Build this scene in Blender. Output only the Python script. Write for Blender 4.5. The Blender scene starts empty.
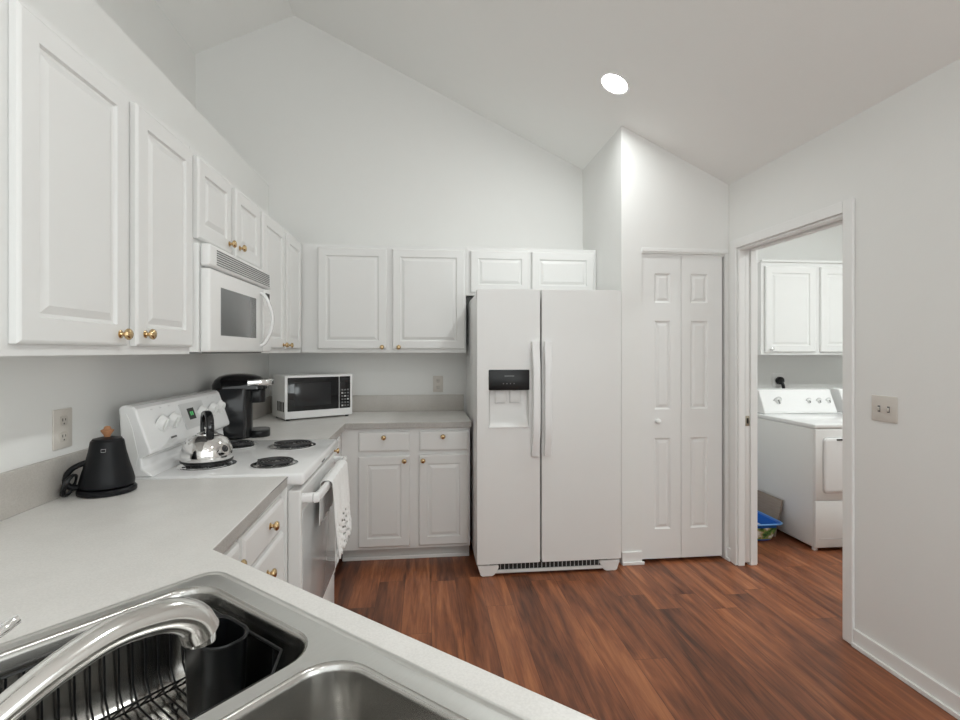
import bpy, bmesh, math, random
from mathutils import Vector, Matrix
random.seed(7)
PI = math.pi
S = bpy.context.scene
C = S.collection

# ------------------------------------------------------------------ camera
cam_d = bpy.data.cameras.new('camera'); cam = bpy.data.objects.new('camera', cam_d); C.objects.link(cam)
cam_d.sensor_width = 36.0; cam_d.lens = 506.88 / 960 * 36
cam_d.shift_y = -(360 - 351.3) / 960
cam_d.clip_start = 0.02
cam.location = (1.1651, -3.972, 1.3808)
cam.rotation_euler = (PI / 2, 0, -0.1093)
S.camera = cam

# ------------------------------------------------------------------ world, exposure
S.view_settings.view_transform = 'Standard'; S.view_settings.look = 'None'
S.view_settings.gamma = 1.0; S.view_settings.use_curve_mapping = False
S.view_settings.exposure = 0.95
W = bpy.data.worlds.new('world'); S.world = W; W.use_nodes = True
W.node_tree.nodes['Background'].inputs[0].default_value = (0.955, 1.0, 1.0, 1)
W.node_tree.nodes['Background'].inputs[1].default_value = 0.98
S.cycles.use_denoising = True
S.cycles.max_bounces = 10; S.cycles.diffuse_bounces = 7; S.cycles.glossy_bounces = 5
S.cycles.sample_clamp_indirect = 6.0
CAN_STRENGTH = 104.0        # recessed ceiling cans
LAUNDRY_STRENGTH = 50.0
# fill light at an unseen window added in the right wall, behind the camera
fill_d = bpy.data.lights.new('added_window_light', 'AREA'); fill_d.shape = 'RECTANGLE'; fill_d.size = 1.3; fill_d.size_y = 2.0
fill_d.energy = 15.0; fill_d.color = (0.93, 1.0, 1.0)
fill_o = bpy.data.objects.new('added_window_light', fill_d); C.objects.link(fill_o)
fill_o.location = (3.42, -5.7, 1.5); fill_o.rotation_euler = (0, PI / 2, 0)

# ------------------------------------------------------------------ materials
def mat(name, col, rough=0.5, metal=0.0, var=0.03, scale=12.0, bump=0.0, bscale=60.0, emit=0.0, trans=0.0, spec=0.5, stretch=None):
    m = bpy.data.materials.new(name); m.use_nodes = True
    nt = m.node_tree; b = nt.nodes['Principled BSDF']
    b.inputs['Roughness'].default_value = rough; b.inputs['Metallic'].default_value = metal
    b.inputs['Specular IOR Level'].default_value = spec
    tc = nt.nodes.new('ShaderNodeTexCoord'); mp = nt.nodes.new('ShaderNodeMapping')
    nt.links.new(tc.outputs['Object'], mp.inputs[0])
    if stretch: mp.inputs['Scale'].default_value = stretch
    nz = nt.nodes.new('ShaderNodeTexNoise'); nz.inputs['Scale'].default_value = scale; nz.inputs['Detail'].default_value = 4
    nt.links.new(mp.outputs[0], nz.inputs['Vector'])
    mx = nt.nodes.new('ShaderNodeMix'); mx.data_type = 'RGBA'
    mx.inputs[6].default_value = tuple(max(0, c * (1 - var)) for c in col) + (1,)
    mx.inputs[7].default_value = tuple(min(1, c * (1 + var)) for c in col) + (1,)
    nt.links.new(nz.outputs['Fac'], mx.inputs[0]); nt.links.new(mx.outputs[2], b.inputs['Base Color'])
    if bump:
        n2 = nt.nodes.new('ShaderNodeTexNoise'); n2.inputs['Scale'].default_value = bscale; n2.inputs['Detail'].default_value = 3
        nt.links.new(mp.outputs[0], n2.inputs['Vector'])
        bp = nt.nodes.new('ShaderNodeBump'); bp.inputs['Strength'].default_value = bump; bp.inputs['Distance'].default_value = 0.004
        nt.links.new(n2.outputs['Fac'], bp.inputs['Height']); nt.links.new(bp.outputs[0], b.inputs['Normal'])
    if emit:
        b.inputs['Emission Color'].default_value = tuple(col) + (1,); b.inputs['Emission Strength'].default_value = emit
    if trans: b.inputs['Transmission Weight'].default_value = trans
    return m

M = dict(
    wall=mat('wall_paint', (0.82, 0.82, 0.805), 0.85, var=0.008, bump=0.08, bscale=140),
    ceil=mat('ceiling_paint', (0.88, 0.88, 0.865), 0.9, var=0.008, bump=0.12, bscale=110),
    trim=mat('trim_paint', (0.84, 0.84, 0.83), 0.45, var=0.01),
    cab=mat('cabinet_white', (0.79, 0.79, 0.78), 0.42, var=0.008),
    door=mat('door_white', (0.82, 0.82, 0.81), 0.5, var=0.01),
    appl=mat('appliance_white', (0.83, 0.83, 0.82), 0.28, var=0.006),
    enamel=mat('white_enamel', (0.86, 0.86, 0.86), 0.15, var=0.005),
    plastw=mat('white_plastic', (0.82, 0.82, 0.81), 0.35, var=0.01),
    ivory=mat('almond_plate', (0.66, 0.62, 0.57), 0.4, var=0.02),
    ivory_d=mat('almond_insert', (0.58, 0.54, 0.49), 0.4, var=0.02),
    greyp=mat('grey_panel', (0.62, 0.62, 0.62), 0.4, var=0.02),
    slot=mat('dark_slot', (0.02, 0.02, 0.02), 0.6),
    grille=mat('grille_grey', (0.18, 0.18, 0.18), 0.5),
    black=mat('black_plastic', (0.006, 0.0065, 0.0075), 0.3, var=0.2, spec=0.4),
    blackm=mat('matte_black', (0.005, 0.0055, 0.007), 0.40, var=0.2, spec=0.25),
    gloss=mat('glossy_black', (0.006, 0.006, 0.007), 0.06, var=0.1),
    glassd=mat('dark_window', (0.02, 0.021, 0.023), 0.12, var=0.1),
    glassm=mat('grey_screen_window', (0.16, 0.165, 0.165), 0.18, var=0.05),
    glasso=mat('oven_window', (0.50, 0.51, 0.51), 0.06, var=0.04),  # pale base colour stands in for reflections on the oven glass
    chrome=mat('chrome', (0.86, 0.86, 0.86), 0.06, 1.0, var=0.01),
    spout=mat('brushed_nickel', (0.74, 0.73, 0.71), 0.16, 1.0, var=0.02),
    kettle=mat('polished_steel', (0.80, 0.79, 0.78), 0.05, 1.0, var=0.01),
    brass=mat('brass', (0.62, 0.45, 0.25), 0.18, 1.0, var=0.05),
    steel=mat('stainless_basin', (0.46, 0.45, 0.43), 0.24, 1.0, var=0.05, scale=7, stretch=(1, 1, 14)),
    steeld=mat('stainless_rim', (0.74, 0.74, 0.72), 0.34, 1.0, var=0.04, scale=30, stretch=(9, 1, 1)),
    wood=mat('cork_wood', (0.38, 0.18, 0.085), 0.6, var=0.2, scale=40),
    coil=mat('burner_coil', (0.02, 0.02, 0.022), 0.4, var=0.3),
    rubber=mat('rubber', (0.02, 0.02, 0.02), 0.7),
    blue=mat('blue_plastic', (0.015, 0.14, 0.60), 0.3, var=0.05),
    blue_l=mat('light_blue_rim', (0.16, 0.38, 0.75), 0.3, var=0.05),
    litter=mat('litter', (0.62, 0.62, 0.6), 0.95, var=0.25, scale=160, bump=0.6, bscale=260),
    cloth=mat('lace_cloth', (0.88, 0.88, 0.87), 0.9, var=0.03, scale=50, bump=0.5, bscale=220),
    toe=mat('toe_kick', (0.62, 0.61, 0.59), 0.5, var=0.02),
    brassdull=mat('latch_metal', (0.45, 0.40, 0.32), 0.35, 1.0),
    clock=mat('green_clock', (0.08, 0.55, 0.16), 0.4, emit=0.12),
    lens=mat('lamp_lens', (0.965, 1.0, 0.985), 0.4, emit=CAN_STRENGTH),
    lens2=mat('laundry_lens', (0.95, 1.0, 0.99), 0.4, emit=LAUNDRY_STRENGTH),
    clear=mat('clear_plastic', (0.9, 0.9, 0.9), 0.12, trans=0.9, var=0.01),
)

def laminate(name, base, dark):
    m = mat(name, base, 0.38, var=0.0)
    nt = m.node_tree; b = nt.nodes['Principled BSDF']
    tc = nt.nodes.new('ShaderNodeTexCoord')
    n1 = nt.nodes.new('ShaderNodeTexNoise'); n1.inputs['Scale'].default_value = 260; n1.inputs['Detail'].default_value = 2
    n2 = nt.nodes.new('ShaderNodeTexNoise'); n2.inputs['Scale'].default_value = 9; n2.inputs['Detail'].default_value = 4
    for n in (n1, n2): nt.links.new(tc.outputs['Object'], n.inputs['Vector'])
    ma = nt.nodes.new('ShaderNodeMath'); ma.operation = 'MULTIPLY_ADD'; ma.inputs[1].default_value = 0.6
    nt.links.new(n1.outputs['Fac'], ma.inputs[0]); 
    m2 = nt.nodes.new('ShaderNodeMath'); m2.operation = 'MULTIPLY'; m2.inputs[1].default_value = 0.4
    nt.links.new(n2.outputs['Fac'], m2.inputs[0]); nt.links.new(m2.outputs[0], ma.inputs[2])
    r = nt.nodes.new('ShaderNodeValToRGB'); r.color_ramp.elements[0].position = 0.38; r.color_ramp.elements[1].position = 0.6
    r.color_ramp.elements[0].color = tuple(dark) + (1,); r.color_ramp.elements[1].color = tuple(base) + (1,)
    nt.links.new(ma.outputs[0], r.inputs[0]); nt.links.new(r.outputs[0], b.inputs['Base Color'])
    return m
M['counter'] = laminate('counter_laminate', (0.80, 0.785, 0.76), (0.73, 0.715, 0.69))
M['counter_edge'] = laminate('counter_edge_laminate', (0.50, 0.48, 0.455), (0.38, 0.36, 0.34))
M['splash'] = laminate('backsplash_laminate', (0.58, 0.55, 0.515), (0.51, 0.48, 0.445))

def floor_mat():
    m = bpy.data.materials.new('walnut_planks'); m.use_nodes = True
    nt = m.node_tree; b = nt.nodes['Principled BSDF']; N = nt.nodes.new; L = nt.links.new
    tc = N('ShaderNodeTexCoord'); sp = N('ShaderNodeSeparateXYZ'); L(tc.outputs['Object'], sp.inputs[0])
    def math_(op, a, bv=None, c=None):
        n = N('ShaderNodeMath'); n.operation = op
        for i, v in enumerate((a, bv, c)):
            if v is None: continue
            if hasattr(v, 'links') or hasattr(v, 'is_linked'): L(v, n.inputs[i])
            else: n.inputs[i].default_value = v
        return n.outputs[0]
    PW, PL = 0.15, 1.2
    xs = math_('DIVIDE', sp.outputs[0], PW); col = math_('FLOOR', xs)
    wn = N('ShaderNodeTexWhiteNoise'); wn.noise_dimensions = '1D'; L(col, wn.inputs['W'])
    ys = math_('ADD', math_('DIVIDE', sp.outputs[1], PL), math_('MULTIPLY', wn.outputs['Value'], 7.3)); row = math_('FLOOR', ys)
    cb = N('ShaderNodeCombineXYZ'); L(col, cb.inputs[0]); L(row, cb.inputs[1])
    w2 = N('ShaderNodeTexWhiteNoise'); w2.noise_dimensions = '3D'; L(cb.outputs[0], w2.inputs['Vector'])
    # grain coordinates: stretched along the plank, shifted per plank
    g = N('ShaderNodeCombineXYZ'); L(math_('MULTIPLY', sp.outputs[0], 26.0), g.inputs[0])
    L(math_('ADD', math_('MULTIPLY', sp.outputs[1], 1.9), math_('MULTIPLY', w2.outputs['Value'], 57.0)), g.inputs[1])
    L(math_('MULTIPLY', w2.outputs['Value'], 31.0), g.inputs[2])
    n1 = N('ShaderNodeTexNoise'); n1.inputs['Scale'].default_value = 1.0; n1.inputs['Detail'].default_value = 7; n1.inputs['Roughness'].default_value = 0.62; n1.inputs['Distortion'].default_value = 0.9
    L(g.outputs[0], n1.inputs['Vector'])
    g2 = N('ShaderNodeCombineXYZ'); L(math_('MULTIPLY', sp.outputs[0], 8.0), g2.inputs[0])
    L(math_('ADD', math_('MULTIPLY', sp.outputs[1], 1.1), math_('MULTIPLY', w2.outputs['Value'], 23.0)), g2.inputs[1]); L(math_('MULTIPLY', w2.outputs['Value'], 11.0), g2.inputs[2])
    n2 = N('ShaderNodeTexNoise'); n2.inputs['Scale'].default_value = 1.0; n2.inputs['Detail'].default_value = 4; n2.inputs['Distortion'].default_value = 1.4
    L(g2.outputs[0], n2.inputs['Vector'])
    f = math_('ADD', math_('MULTIPLY', n1.outputs['Fac'], 0.50), math_('MULTIPLY', n2.outputs['Fac'], 0.50))
    f = math_('ADD', f, math_('MULTIPLY', math_('SUBTRACT', w2.outputs['Value'], 0.5), 0.15))
    r = N('ShaderNodeValToRGB'); e = r.color_ramp.elements
    e[0].position = 0.31; e[0].color = (0.052, 0.021, 0.013, 1)
    e[1].position = 0.71; e[1].color = (0.47, 0.185, 0.078, 1)
    x = e.new(0.43); x.color = (0.155, 0.054, 0.026, 1)
    x = e.new(0.55); x.color = (0.275, 0.094, 0.040, 1)
    g3 = N('ShaderNodeCombineXYZ'); L(math_('MULTIPLY', sp.outputs[0], 150.0), g3.inputs[0])
    L(math_('ADD', math_('MULTIPLY', sp.outputs[1], 7.0), math_('MULTIPLY', w2.outputs['Value'], 91.0)), g3.inputs[1])
    n3 = N('ShaderNodeTexNoise'); n3.inputs['Scale'].default_value = 1.0; n3.inputs['Detail'].default_value = 3; n3.inputs['Distortion'].default_value = 0.6; L(g3.outputs[0], n3.inputs['Vector'])
    f2 = math_('ADD', f, math_('MULTIPLY', math_('SUBTRACT', n3.outputs['Fac'], 0.5), 0.16))
    L(f2, r.inputs[0]); fx = math_('FRACT', xs); fy = math_('FRACT', ys)
    ex = math_('MINIMUM', fx, math_('SUBTRACT', 1.0, fx)); ey = math_('MINIMUM', fy, math_('SUBTRACT', 1.0, fy))
    seam = math_('MINIMUM', math_('MULTIPLY', ex, PW), math_('MULTIPLY', ey, PL))
    sm = math_('LESS_THAN', seam, 0.0011)
    mx = N('ShaderNodeMix'); mx.data_type = 'RGBA'; L(math_('MULTIPLY', sm, 0.7), mx.inputs[0]); L(r.outputs[0], mx.inputs[6]); mx.inputs[7].default_value = (0.03, 0.012, 0.008, 1)
    L(mx.outputs[2], b.inputs['Base Color'])
    b.inputs['Roughness'].default_value = 0.34; b.inputs['Specular IOR Level'].default_value = 0.35
    bp = N('ShaderNodeBump'); bp.inputs['Strength'].default_value = 0.12; bp.inputs['Distance'].default_value = 0.002
    L(math_('SUBTRACT', n1.outputs['Fac'], sm), bp.inputs['Height']); L(bp.outputs[0], b.inputs['Normal'])
    return m
M['floor'] = floor_mat()

def board_mat():
    m = mat('weathered_board', (0.33, 0.27, 0.225), 0.8, var=0.25, scale=6, stretch=(1, 2, 22))
    return m
M['board'] = board_mat()

def box_label_mat():
    m = mat('litter_box_label', (0.8, 0.85, 0.75), 0.4)
    nt = m.node_tree; b = nt.nodes['Principled BSDF']
    tc = nt.nodes.new('ShaderNodeTexCoord'); v = nt.nodes.new('ShaderNodeTexNoise'); v.inputs['Scale'].default_value = 17; v.inputs['Detail'].default_value = 2
    nt.links.new(tc.outputs['Object'], v.inputs['Vector'])
    r = nt.nodes.new('ShaderNodeValToRGB'); e = r.color_ramp.elements
    e[0].position = 0.38; e[0].color = (0.04, 0.10, 0.03, 1); e[1].position = 0.62; e[1].color = (0.85, 0.86, 0.82, 1)
    x = e.new(0.45); x.color = (0.16, 0.34, 0.08, 1)
    x = e.new(0.52); x.color = (0.50, 0.40, 0.16, 1)
    nt.links.new(v.outputs['Fac'], r.inputs[0]); nt.links.new(r.outputs[0], b.inputs['Base Color'])
    return m
M['boxlabel'] = box_label_mat()

# ------------------------------------------------------------------ mesh helpers
def new(): return bmesh.new()
def add_box(bm, x0, x1, y0, y1, z0, z1, bev=0.0, seg=2):
    vs = [bm.verts.new((x, y, z)) for x in (x0, x1) for y in (y0, y1) for z in (z0, z1)]
    F = [(0, 1, 3, 2), (4, 6, 7, 5), (0, 4, 5, 1), (2, 3, 7, 6), (0, 2, 6, 4), (1, 5, 7, 3)]
    fs = [bm.faces.new([vs[i] for i in f]) for f in F]
    if bev > 0:
        es = list({e for f in fs for e in f.edges})
        bmesh.ops.bevel(bm, geom=es, offset=bev, segments=seg, affect='EDGES', profile=0.5)
    return vs
def bx(*a, **k):
    bm = new(); add_box(bm, *a, **k); return bm
def bridge(bm, A, B):
    n = len(A)
    for i in range(n):
        j = (i + 1) % n
        bm.faces.new((A[i], A[j], B[j], B[i]))
def add_loops(bm, loops, cap0=True, cap1=True, mats=None):
    R = [[bm.verts.new(p) for p in l] for l in loops]
    for i in range(len(R) - 1):
        n0 = len(bm.faces); bridge(bm, R[i], R[i + 1])
        if mats:
            bm.faces.ensure_lookup_table()
            for f in bm.faces[n0:]: f.material_index = mats[i]
    if cap0: bm.faces.new(R[0][::-1])
    if cap1:
        f = bm.faces.new(R[-1])
        if mats: f.material_index = mats[-1]
    return R
def add_lathe(bm, prof, seg=40, M4=None, cap0=True, cap1=True):
    """prof: (radius, height) about local z; M4 places it"""
    M4 = M4 or Matrix()
    loops = []
    for r, h in prof:
        loops.append([M4 @ Vector((max(r, 1e-5) * math.cos(2 * PI * i / seg), max(r, 1e-5) * math.sin(2 * PI * i / seg), h)) for i in range(seg)])
    return add_loops(bm, loops, cap0, cap1)
def rrect(x0, x1, y0, y1, r, n=6):
    pts = []
    r = min(r, (x1 - x0) / 2 - 1e-5, (y1 - y0) / 2 - 1e-5)
    for cx, cy, a0 in ((x1 - r, y1 - r, 0), (x0 + r, y1 - r, PI / 2), (x0 + r, y0 + r, PI), (x1 - r, y0 + r, 1.5 * PI)):
        for i in range(n + 1):
            a = a0 + PI / 2 * i / n
            pts.append((cx + r * math.cos(a), cy + r * math.sin(a)))
    return pts
def add_sweep(bm, pts, section, closed=False, up=(0, 0, 1), caps=True, scales=None):
    pts = [Vector(p) for p in pts]; n = len(pts); loops = []
    nrm = Vector(up)
    for i in range(n):
        if closed: t = pts[(i + 1) % n] - pts[i - 1]
        else: t = pts[min(i + 1, n - 1)] - pts[max(i - 1, 0)]
        t.normalize()
        nn = nrm - t * nrm.dot(t)
        if nn.length < 1e-4: nn = t.orthogonal()
        nn.normalize(); nrm = nn; bb = t.cross(nn)
        s = scales[i] if scales else 1.0
        sa, sb = s if isinstance(s, tuple) else (s, s)
        loops.append([pts[i] + bb * (a * sa) + nn * (b * sb) for a, b in section])
    R = [[bm.verts.new(p) for p in l] for l in loops]
    for i in range(n - 1): bridge(bm, R[i], R[i + 1])
    if closed: bridge(bm, R[-1], R[0])
    elif caps: bm.faces.new(R[0][::-1]); bm.faces.new(R[-1])
def circ(r, n=10): return [(r * math.cos(2 * PI * i / n), r * math.sin(2 * PI * i / n)) for i in range(n)]
def add_tube(bm, pts, r, seg=10, closed=False, scales=None, up=(0, 0, 1)): add_sweep(bm, pts, circ(r, seg), closed, up, True, scales)
def smooth_path(P, n=8):
    """Catmull-Rom through P"""
    P = [Vector(p) for p in P]; out = []
    for i in range(len(P) - 1):
        p0 = P[max(i - 1, 0)]; p1 = P[i]; p2 = P[i + 1]; p3 = P[min(i + 2, len(P) - 1)]
        for k in range(n):
            t = k / n
            out.append(0.5 * ((2 * p1) + (p2 - p0) * t + (2 * p0 - 5 * p1 + 4 * p2 - p3) * t * t + (3 * p1 - p0 - 3 * p2 + p3) * t ** 3))
    out.append(P[-1]); return out
def add_prism(bm, outer, z0, z1, holes=(), m4=None, side_mat=0, inner_sides=True):
    """outline in the xy plane with holes, extruded z0..z1"""
    m4 = m4 or Matrix()
    for z, flip in ((z1, False), (z0, True)):
        edges = []
        for lp in [outer] + list(holes):
            vs = [bm.verts.new(m4 @ Vector((p[0], p[1], z))) for p in lp]
            edges += [bm.edges.new((vs[i], vs[(i + 1) % len(vs)])) for i in range(len(vs))]
        bmesh.ops.triangle_fill(bm, use_beauty=True, use_dissolve=False, edges=edges)
    for k, lp in enumerate([outer] + list(holes)):
        if k and not inner_sides: continue
        A = [bm.verts.new(m4 @ Vector((p[0], p[1], z0))) for p in lp]; B = [bm.verts.new(m4 @ Vector((p[0], p[1], z1))) for p in lp]
        n0 = len(bm.faces); bridge(bm, A, B); bm.faces.ensure_lookup_table()
        for f in bm.faces[n0:]: f.material_index = side_mat
    bmesh.ops.remove_doubles(bm, verts=bm.verts, dist=1e-6)
def obj(name, bm, m, parent=None, smooth=True, loc=None, bevel=0.0, kind=None, label=None):
    bmesh.ops.recalc_face_normals(bm, faces=bm.faces)
    me = bpy.data.meshes.new(name); bm.to_mesh(me); bm.free()
    ms = m if isinstance(m, (list, tuple)) else [m]
    for k in ms: me.materials.append(M[k] if isinstance(k, str) else k)
    if smooth:
        me.shade_smooth() if hasattr(me, 'shade_smooth') else None
        me.set_sharp_from_angle(angle=math.radians(38))
    o = bpy.data.objects.new(name, me); C.objects.link(o)
    if parent: o.parent = parent
    if loc: o.location = loc
    if bevel:
        b = o.modifiers.new('bevel', 'BEVEL'); b.width = bevel; b.segments = 2; b.limit_method = 'ANGLE'; b.angle_limit = math.radians(40)
    if kind: o['kind'] = kind
    if label: o['label'] = label
    return o
def thing(name, label, cat, loc=(0, 0, 0), rotz=0.0, group=None):
    o = bpy.data.objects.new(name, None); C.objects.link(o); o.empty_display_size = 0.05
    o.location = loc; o.rotation_euler = (0, 0, rotz); o['label'] = label; o['category'] = cat
    if group: o['group'] = group
    return o
def tag(o, label, cat, group=None):
    o['label'] = label; o['category'] = cat
    if group: o['group'] = group
    return o
def struct(name, bm, m, smooth=False, bevel=0.0, parent=None):
    o = obj(name, bm, m, parent, smooth, bevel=bevel)
    o['kind'] = 'structure'
    return o
FX = PI / 2          # rotation of things that face +X; things that face -Y have rotation 0

# ------------------------------------------------------------------ room shell
XP, YP, XR = 2.4346, -0.807, 3.175       # closet wall side, closet wall front, right wall face
XRB = 3.295                              # laundry face of the right wall
ZR, XRI, SL = 3.928, 0.1825, 0.4818      # ridge height, ridge x, slope
XUL = -0.524; ZUL = ZR - SL * (XRI - XUL) ; ZLED = 2.627
YEND = -7.0
def zc(x): return ZR - SL * abs(x - XRI)
bm = new(); add_box(bm, -0.6, 5.45, YEND, 0.45, -0.1, 0.0); struct('floor', bm, 'floor')
# ceiling: two slopes with thickness
bm = new()
xs = [XUL - 0.1, XRI, XR + 0.12]
lo = [(x, zc(x)) for x in xs]; hi = [(x, zc(x) + 0.12) for x in xs][::-1]
L0 = [(x, YEND, z) for x, z in lo + hi]; L1 = [(x, 0.1, z) for x, z in lo + hi]
add_loops(bm, [L0, L1]); struct('ceiling', bm, 'ceil')
bm = new(); add_box(bm, XRB, 5.45, -2.9, 0.45, 2.62, 2.7); struct('ceiling_laundry', bm, 'ceil')
# left wall with the ledge, upper wall set back
bm = new(); add_box(bm, XUL, 0.0, YEND, 0.0, 0.0, ZLED); struct('wall_left', bm, 'wall')
bm = new(); add_box(bm, XUL - 0.1, XUL, YEND, 0.1, ZLED - 0.1, zc(XUL) + 0.06); struct('wall_left_upper', bm, 'wall')
# gable back wall
bm = new()
P = [(XUL, 0), (XR, 0), (XR, zc(XR) + 0.05), (XRI, ZR + 0.05), (XUL, zc(XUL) + 0.05)]
add_loops(bm, [[(x, 0.0, z) for x, z in P], [(x, 0.1, z) for x, z in P]]); struct('wall_back', bm, 'wall')
# closet bump: side wall, front wall with the opening
OX0, OX1, OZ = 2.572, 3.150, 2.022
bm = new()
P = [(XP, 0), (XP + 0.1, 0), (XP + 0.1, zc(XP + 0.1) + 0.04), (XP, zc(XP) + 0.04)]
add_loops(bm, [[(x, YP + 0.1, z) for x, z in P], [(x, 0.0, z) for x, z in P]]); struct('wall_closet_side', bm, 'wall')
bm = new()
P = [(XP, 0), (OX0, 0), (OX0, OZ), (OX1, OZ), (OX1, 0), (XR, 0), (XR, zc(XR) + 0.04), (XP, zc(XP) + 0.04)]
add_prism(bm, P, 0, 0.1, m4=Matrix(((1, 0, 0, 0), (0, 0, 1, YP), (0, 1, 0, 0), (0, 0, 0, 1)))); struct('wall_closet_front', bm, 'wall')
# right wall: two skins beside the pocket, solid header and near part
DY0, DY1, DZ = -1.743, -0.905, 2.045
bm = new()
add_box(bm, XR, XR + 0.042, DY1, 0.0, 0, DZ); add_box(bm, XRB - 0.042, XRB, DY1, 0.45, 0, DZ)
add_box(bm, XR, XRB, -0.9, 0.1, DZ, zc(XR) + 0.04); add_box(bm, XR, XRB, DY0, -0.9, DZ, zc(XR) + 0.04)
add_box(bm, XR, XRB, -4.6, DY0, 0, zc(XR) + 0.04); add_box(bm, XR, XRB, YEND, -6.8, 0, zc(XR) + 0.04)
add_box(bm, XR, XRB, -6.8, -4.6, 0, 0.8); add_box(bm, XR, XRB, -6.8, -4.6, 2.2, zc(XR) + 0.04)
struct('wall_right', bm, 'wall')
# laundry room walls
bm = new(); add_box(bm, XRB, 5.45, 0.33, 0.45, 0, 2.62); struct('wall_laundry_back', bm, 'wall')
bm = new(); add_box(bm, 5.35, 5.45, -2.9, 0.33, 0, 2.62); struct('wall_laundry_right', bm, 'wall')
bm = new(); add_box(bm, XRB, 5.45, -2.9, -2.8, 0, 2.62); struct('wall_laundry_front', bm, 'wall')
bm = new(); add_box(bm, XRB - 0.01, XRB, -2.8, 0.33, zc(XR), 2.62); struct('wall_laundry_left', bm, 'wall')
# trim
def casing(name, boxes, m='trim'):
    bm = new()
    for b in boxes: add_box(bm, *b)
    return struct(name, bm, m, bevel=0.004)
cw, ct = 0.057, 0.016
casing('trim_1', [(XR - ct, XR, DY0 - cw, DY0, 0, DZ + cw), (XR - ct, XR, DY1, DY1 + cw, 0, DZ + cw), (XR - ct, XR, DY0, DY1, DZ, DZ + cw)])     # kitchen side casing
casing('trim_2', [(XRB, XRB + ct, DY0 - cw, DY0, 0, DZ + cw), (XRB, XRB + ct, DY1, DY1 + cw, 0, DZ + cw), (XRB, XRB + ct, DY0, DY1, DZ, DZ + cw)])
casing('trim_3', [(XR - 0.004, XRB + 0.004, DY0, DY0 + 0.014, 0, DZ), (XR - 0.004, XR + 0.040, DY1 - 0.012, DY1 + 0.0, 0, DZ), (XRB - 0.040, XRB + 0.004, DY1 - 0.012, DY1, 0, DZ),
                  (XR - 0.004, XR + 0.040, DY0 + 0.014, DY1 - 0.012, DZ - 0.014, DZ), (XRB - 0.040, XRB + 0.004, DY0 + 0.014, DY1 - 0.012, DZ - 0.014, DZ)])   # jamb
casing('trim_4', [(OX0, OX1 + 0.02, YP - 0.004, YP + 0.02, OZ + 0.008, OZ + 0.034), (OX0, OX1 + 0.02, YP + 0.01, YP + 0.06, OZ - 0.012, OZ)])   # bifold head track cover
def baseboard(name, x0, x1, y0, y1, face):
    """face: which side looks into the room"""
    bm = new(); add_box(bm, x0, x1, y0, y1, 0.0, 0.082)
    e = 0.011
    if face == '-x': add_box(bm, x0 - e, x0, y0, y1, 0, 0.02); 
    if face == '-y': add_box(bm, x0, x1 + (0.011 if 'closet' in name else 0), y0 - e, y0, 0, 0.02)
    struct(name, bm, 'trim', bevel=0.003)
baseboard('baseboard_right', XR - 0.013, XR, YEND, DY0 - cw - 0.001, '-x')
baseboard('baseboard_closet', XP, OX0 - 0.002, YP - 0.013, YP, '-y')
baseboard('baseboard_corner', XR - 0.013, XR, DY1 + cw + 0.001, YP - 0.001, '-x')

bm = new()
for a in ((-6.8, -6.74, 0.8, 2.2), (-4.66, -4.6, 0.8, 2.2), (-5.73, -5.67, 0.8, 2.2), (-6.8, -4.6, 0.8, 0.86), (-6.8, -4.6, 2.14, 2.2)): add_box(bm, XR + 0.04, XR + 0.09, *a)
struct('added_window_1', bm, 'trim')  # frame of the unseen window, added for light from the right
# bifold closet door
d = thing('door_1', '', ''); del d['label']; del d['category']; d['kind'] = 'structure'; d.location = (0, YP, 0)
def leaf(x0, x1, px0, px1):
    bm = new(); y = 0.012; th = 0.034
    holes = [[(px0, a), (px1, a), (px1, b), (px0, b)] for a, b in ((0.215, 0.812), (1.0, 1.582), (1.70, 1.893))]
    m4 = Matrix(((1, 0, 0, 0), (0, 0, 1, y), (0, 1, 0, 0), (0, 0, 0, 1)))
    add_prism(bm, [(x0, 0.022), (x1, 0.022), (x1, 2.012), (x0, 2.012)], 0, th, holes, m4)
    for h in holes:
        (a, b), (c, e) = h[0], h[2]
        rings = []
        for ins, dy in ((0, 0), (0.010, 0.009), (0.016, 0.009), (0.032, 0.002)):
            rings.append([(a + ins, y + dy, b + ins), (c - ins, y + dy, b + ins), (c - ins, y + dy, e - ins), (a + ins, y + dy, e - ins)])
        add_loops(bm, rings, cap0=False)
    return bm
obj('leaf', leaf(OX0 + 0.003, 2.846, 2.664, 2.775), 'door', d, smooth=False)
obj('leaf', leaf(2.849, 3.134, 2.912, 3.034), 'door', d, smooth=False)
def knob_bm(s=1.0, Mx=None, prof=None):
    bm = new()
    prof = prof or [(0.0115, 0), (0.0115, 0.002), (0.0075, 0.004), (0.0055, 0.008), (0.0065, 0.012), (0.0135, 0.016), (0.0160, 0.020), (0.0155, 0.024), (0.0115, 0.028), (0.005, 0.0298), (0.0, 0.030)]
    R = Matrix.Rotation(PI / 2, 4, 'X')      # z -> -y
    add_lathe(bm, [(r * s, h * s) for r, h in prof], 24, (Mx or Matrix()) @ R)
    return bm
obj('knob', knob_bm(1.1, Matrix.Translation((2.681, 0.012, 0.923))), 'door', d)
# pocket door and laundry back
pd = thing('door_2', '', ''); del pd['label']; del pd['category']; pd['kind'] = 'structure'; pd.location = (XR + 0.0605, DY1, 0)
obj('leaf', bx(-0.0165, 0.0165, -0.006, 0.80, 0.02, DZ - 0.004, bev=0.002), 'door', pd)
obj('latch', bx(-0.013, 0.013, -0.0085, -0.005, 0.90, 0.965, bev=0.001), 'brassdull', pd)
obj('latch_hole', bx(-0.006, 0.006, -0.0092, -0.008, 0.915, 0.95), 'slot', pd)

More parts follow.
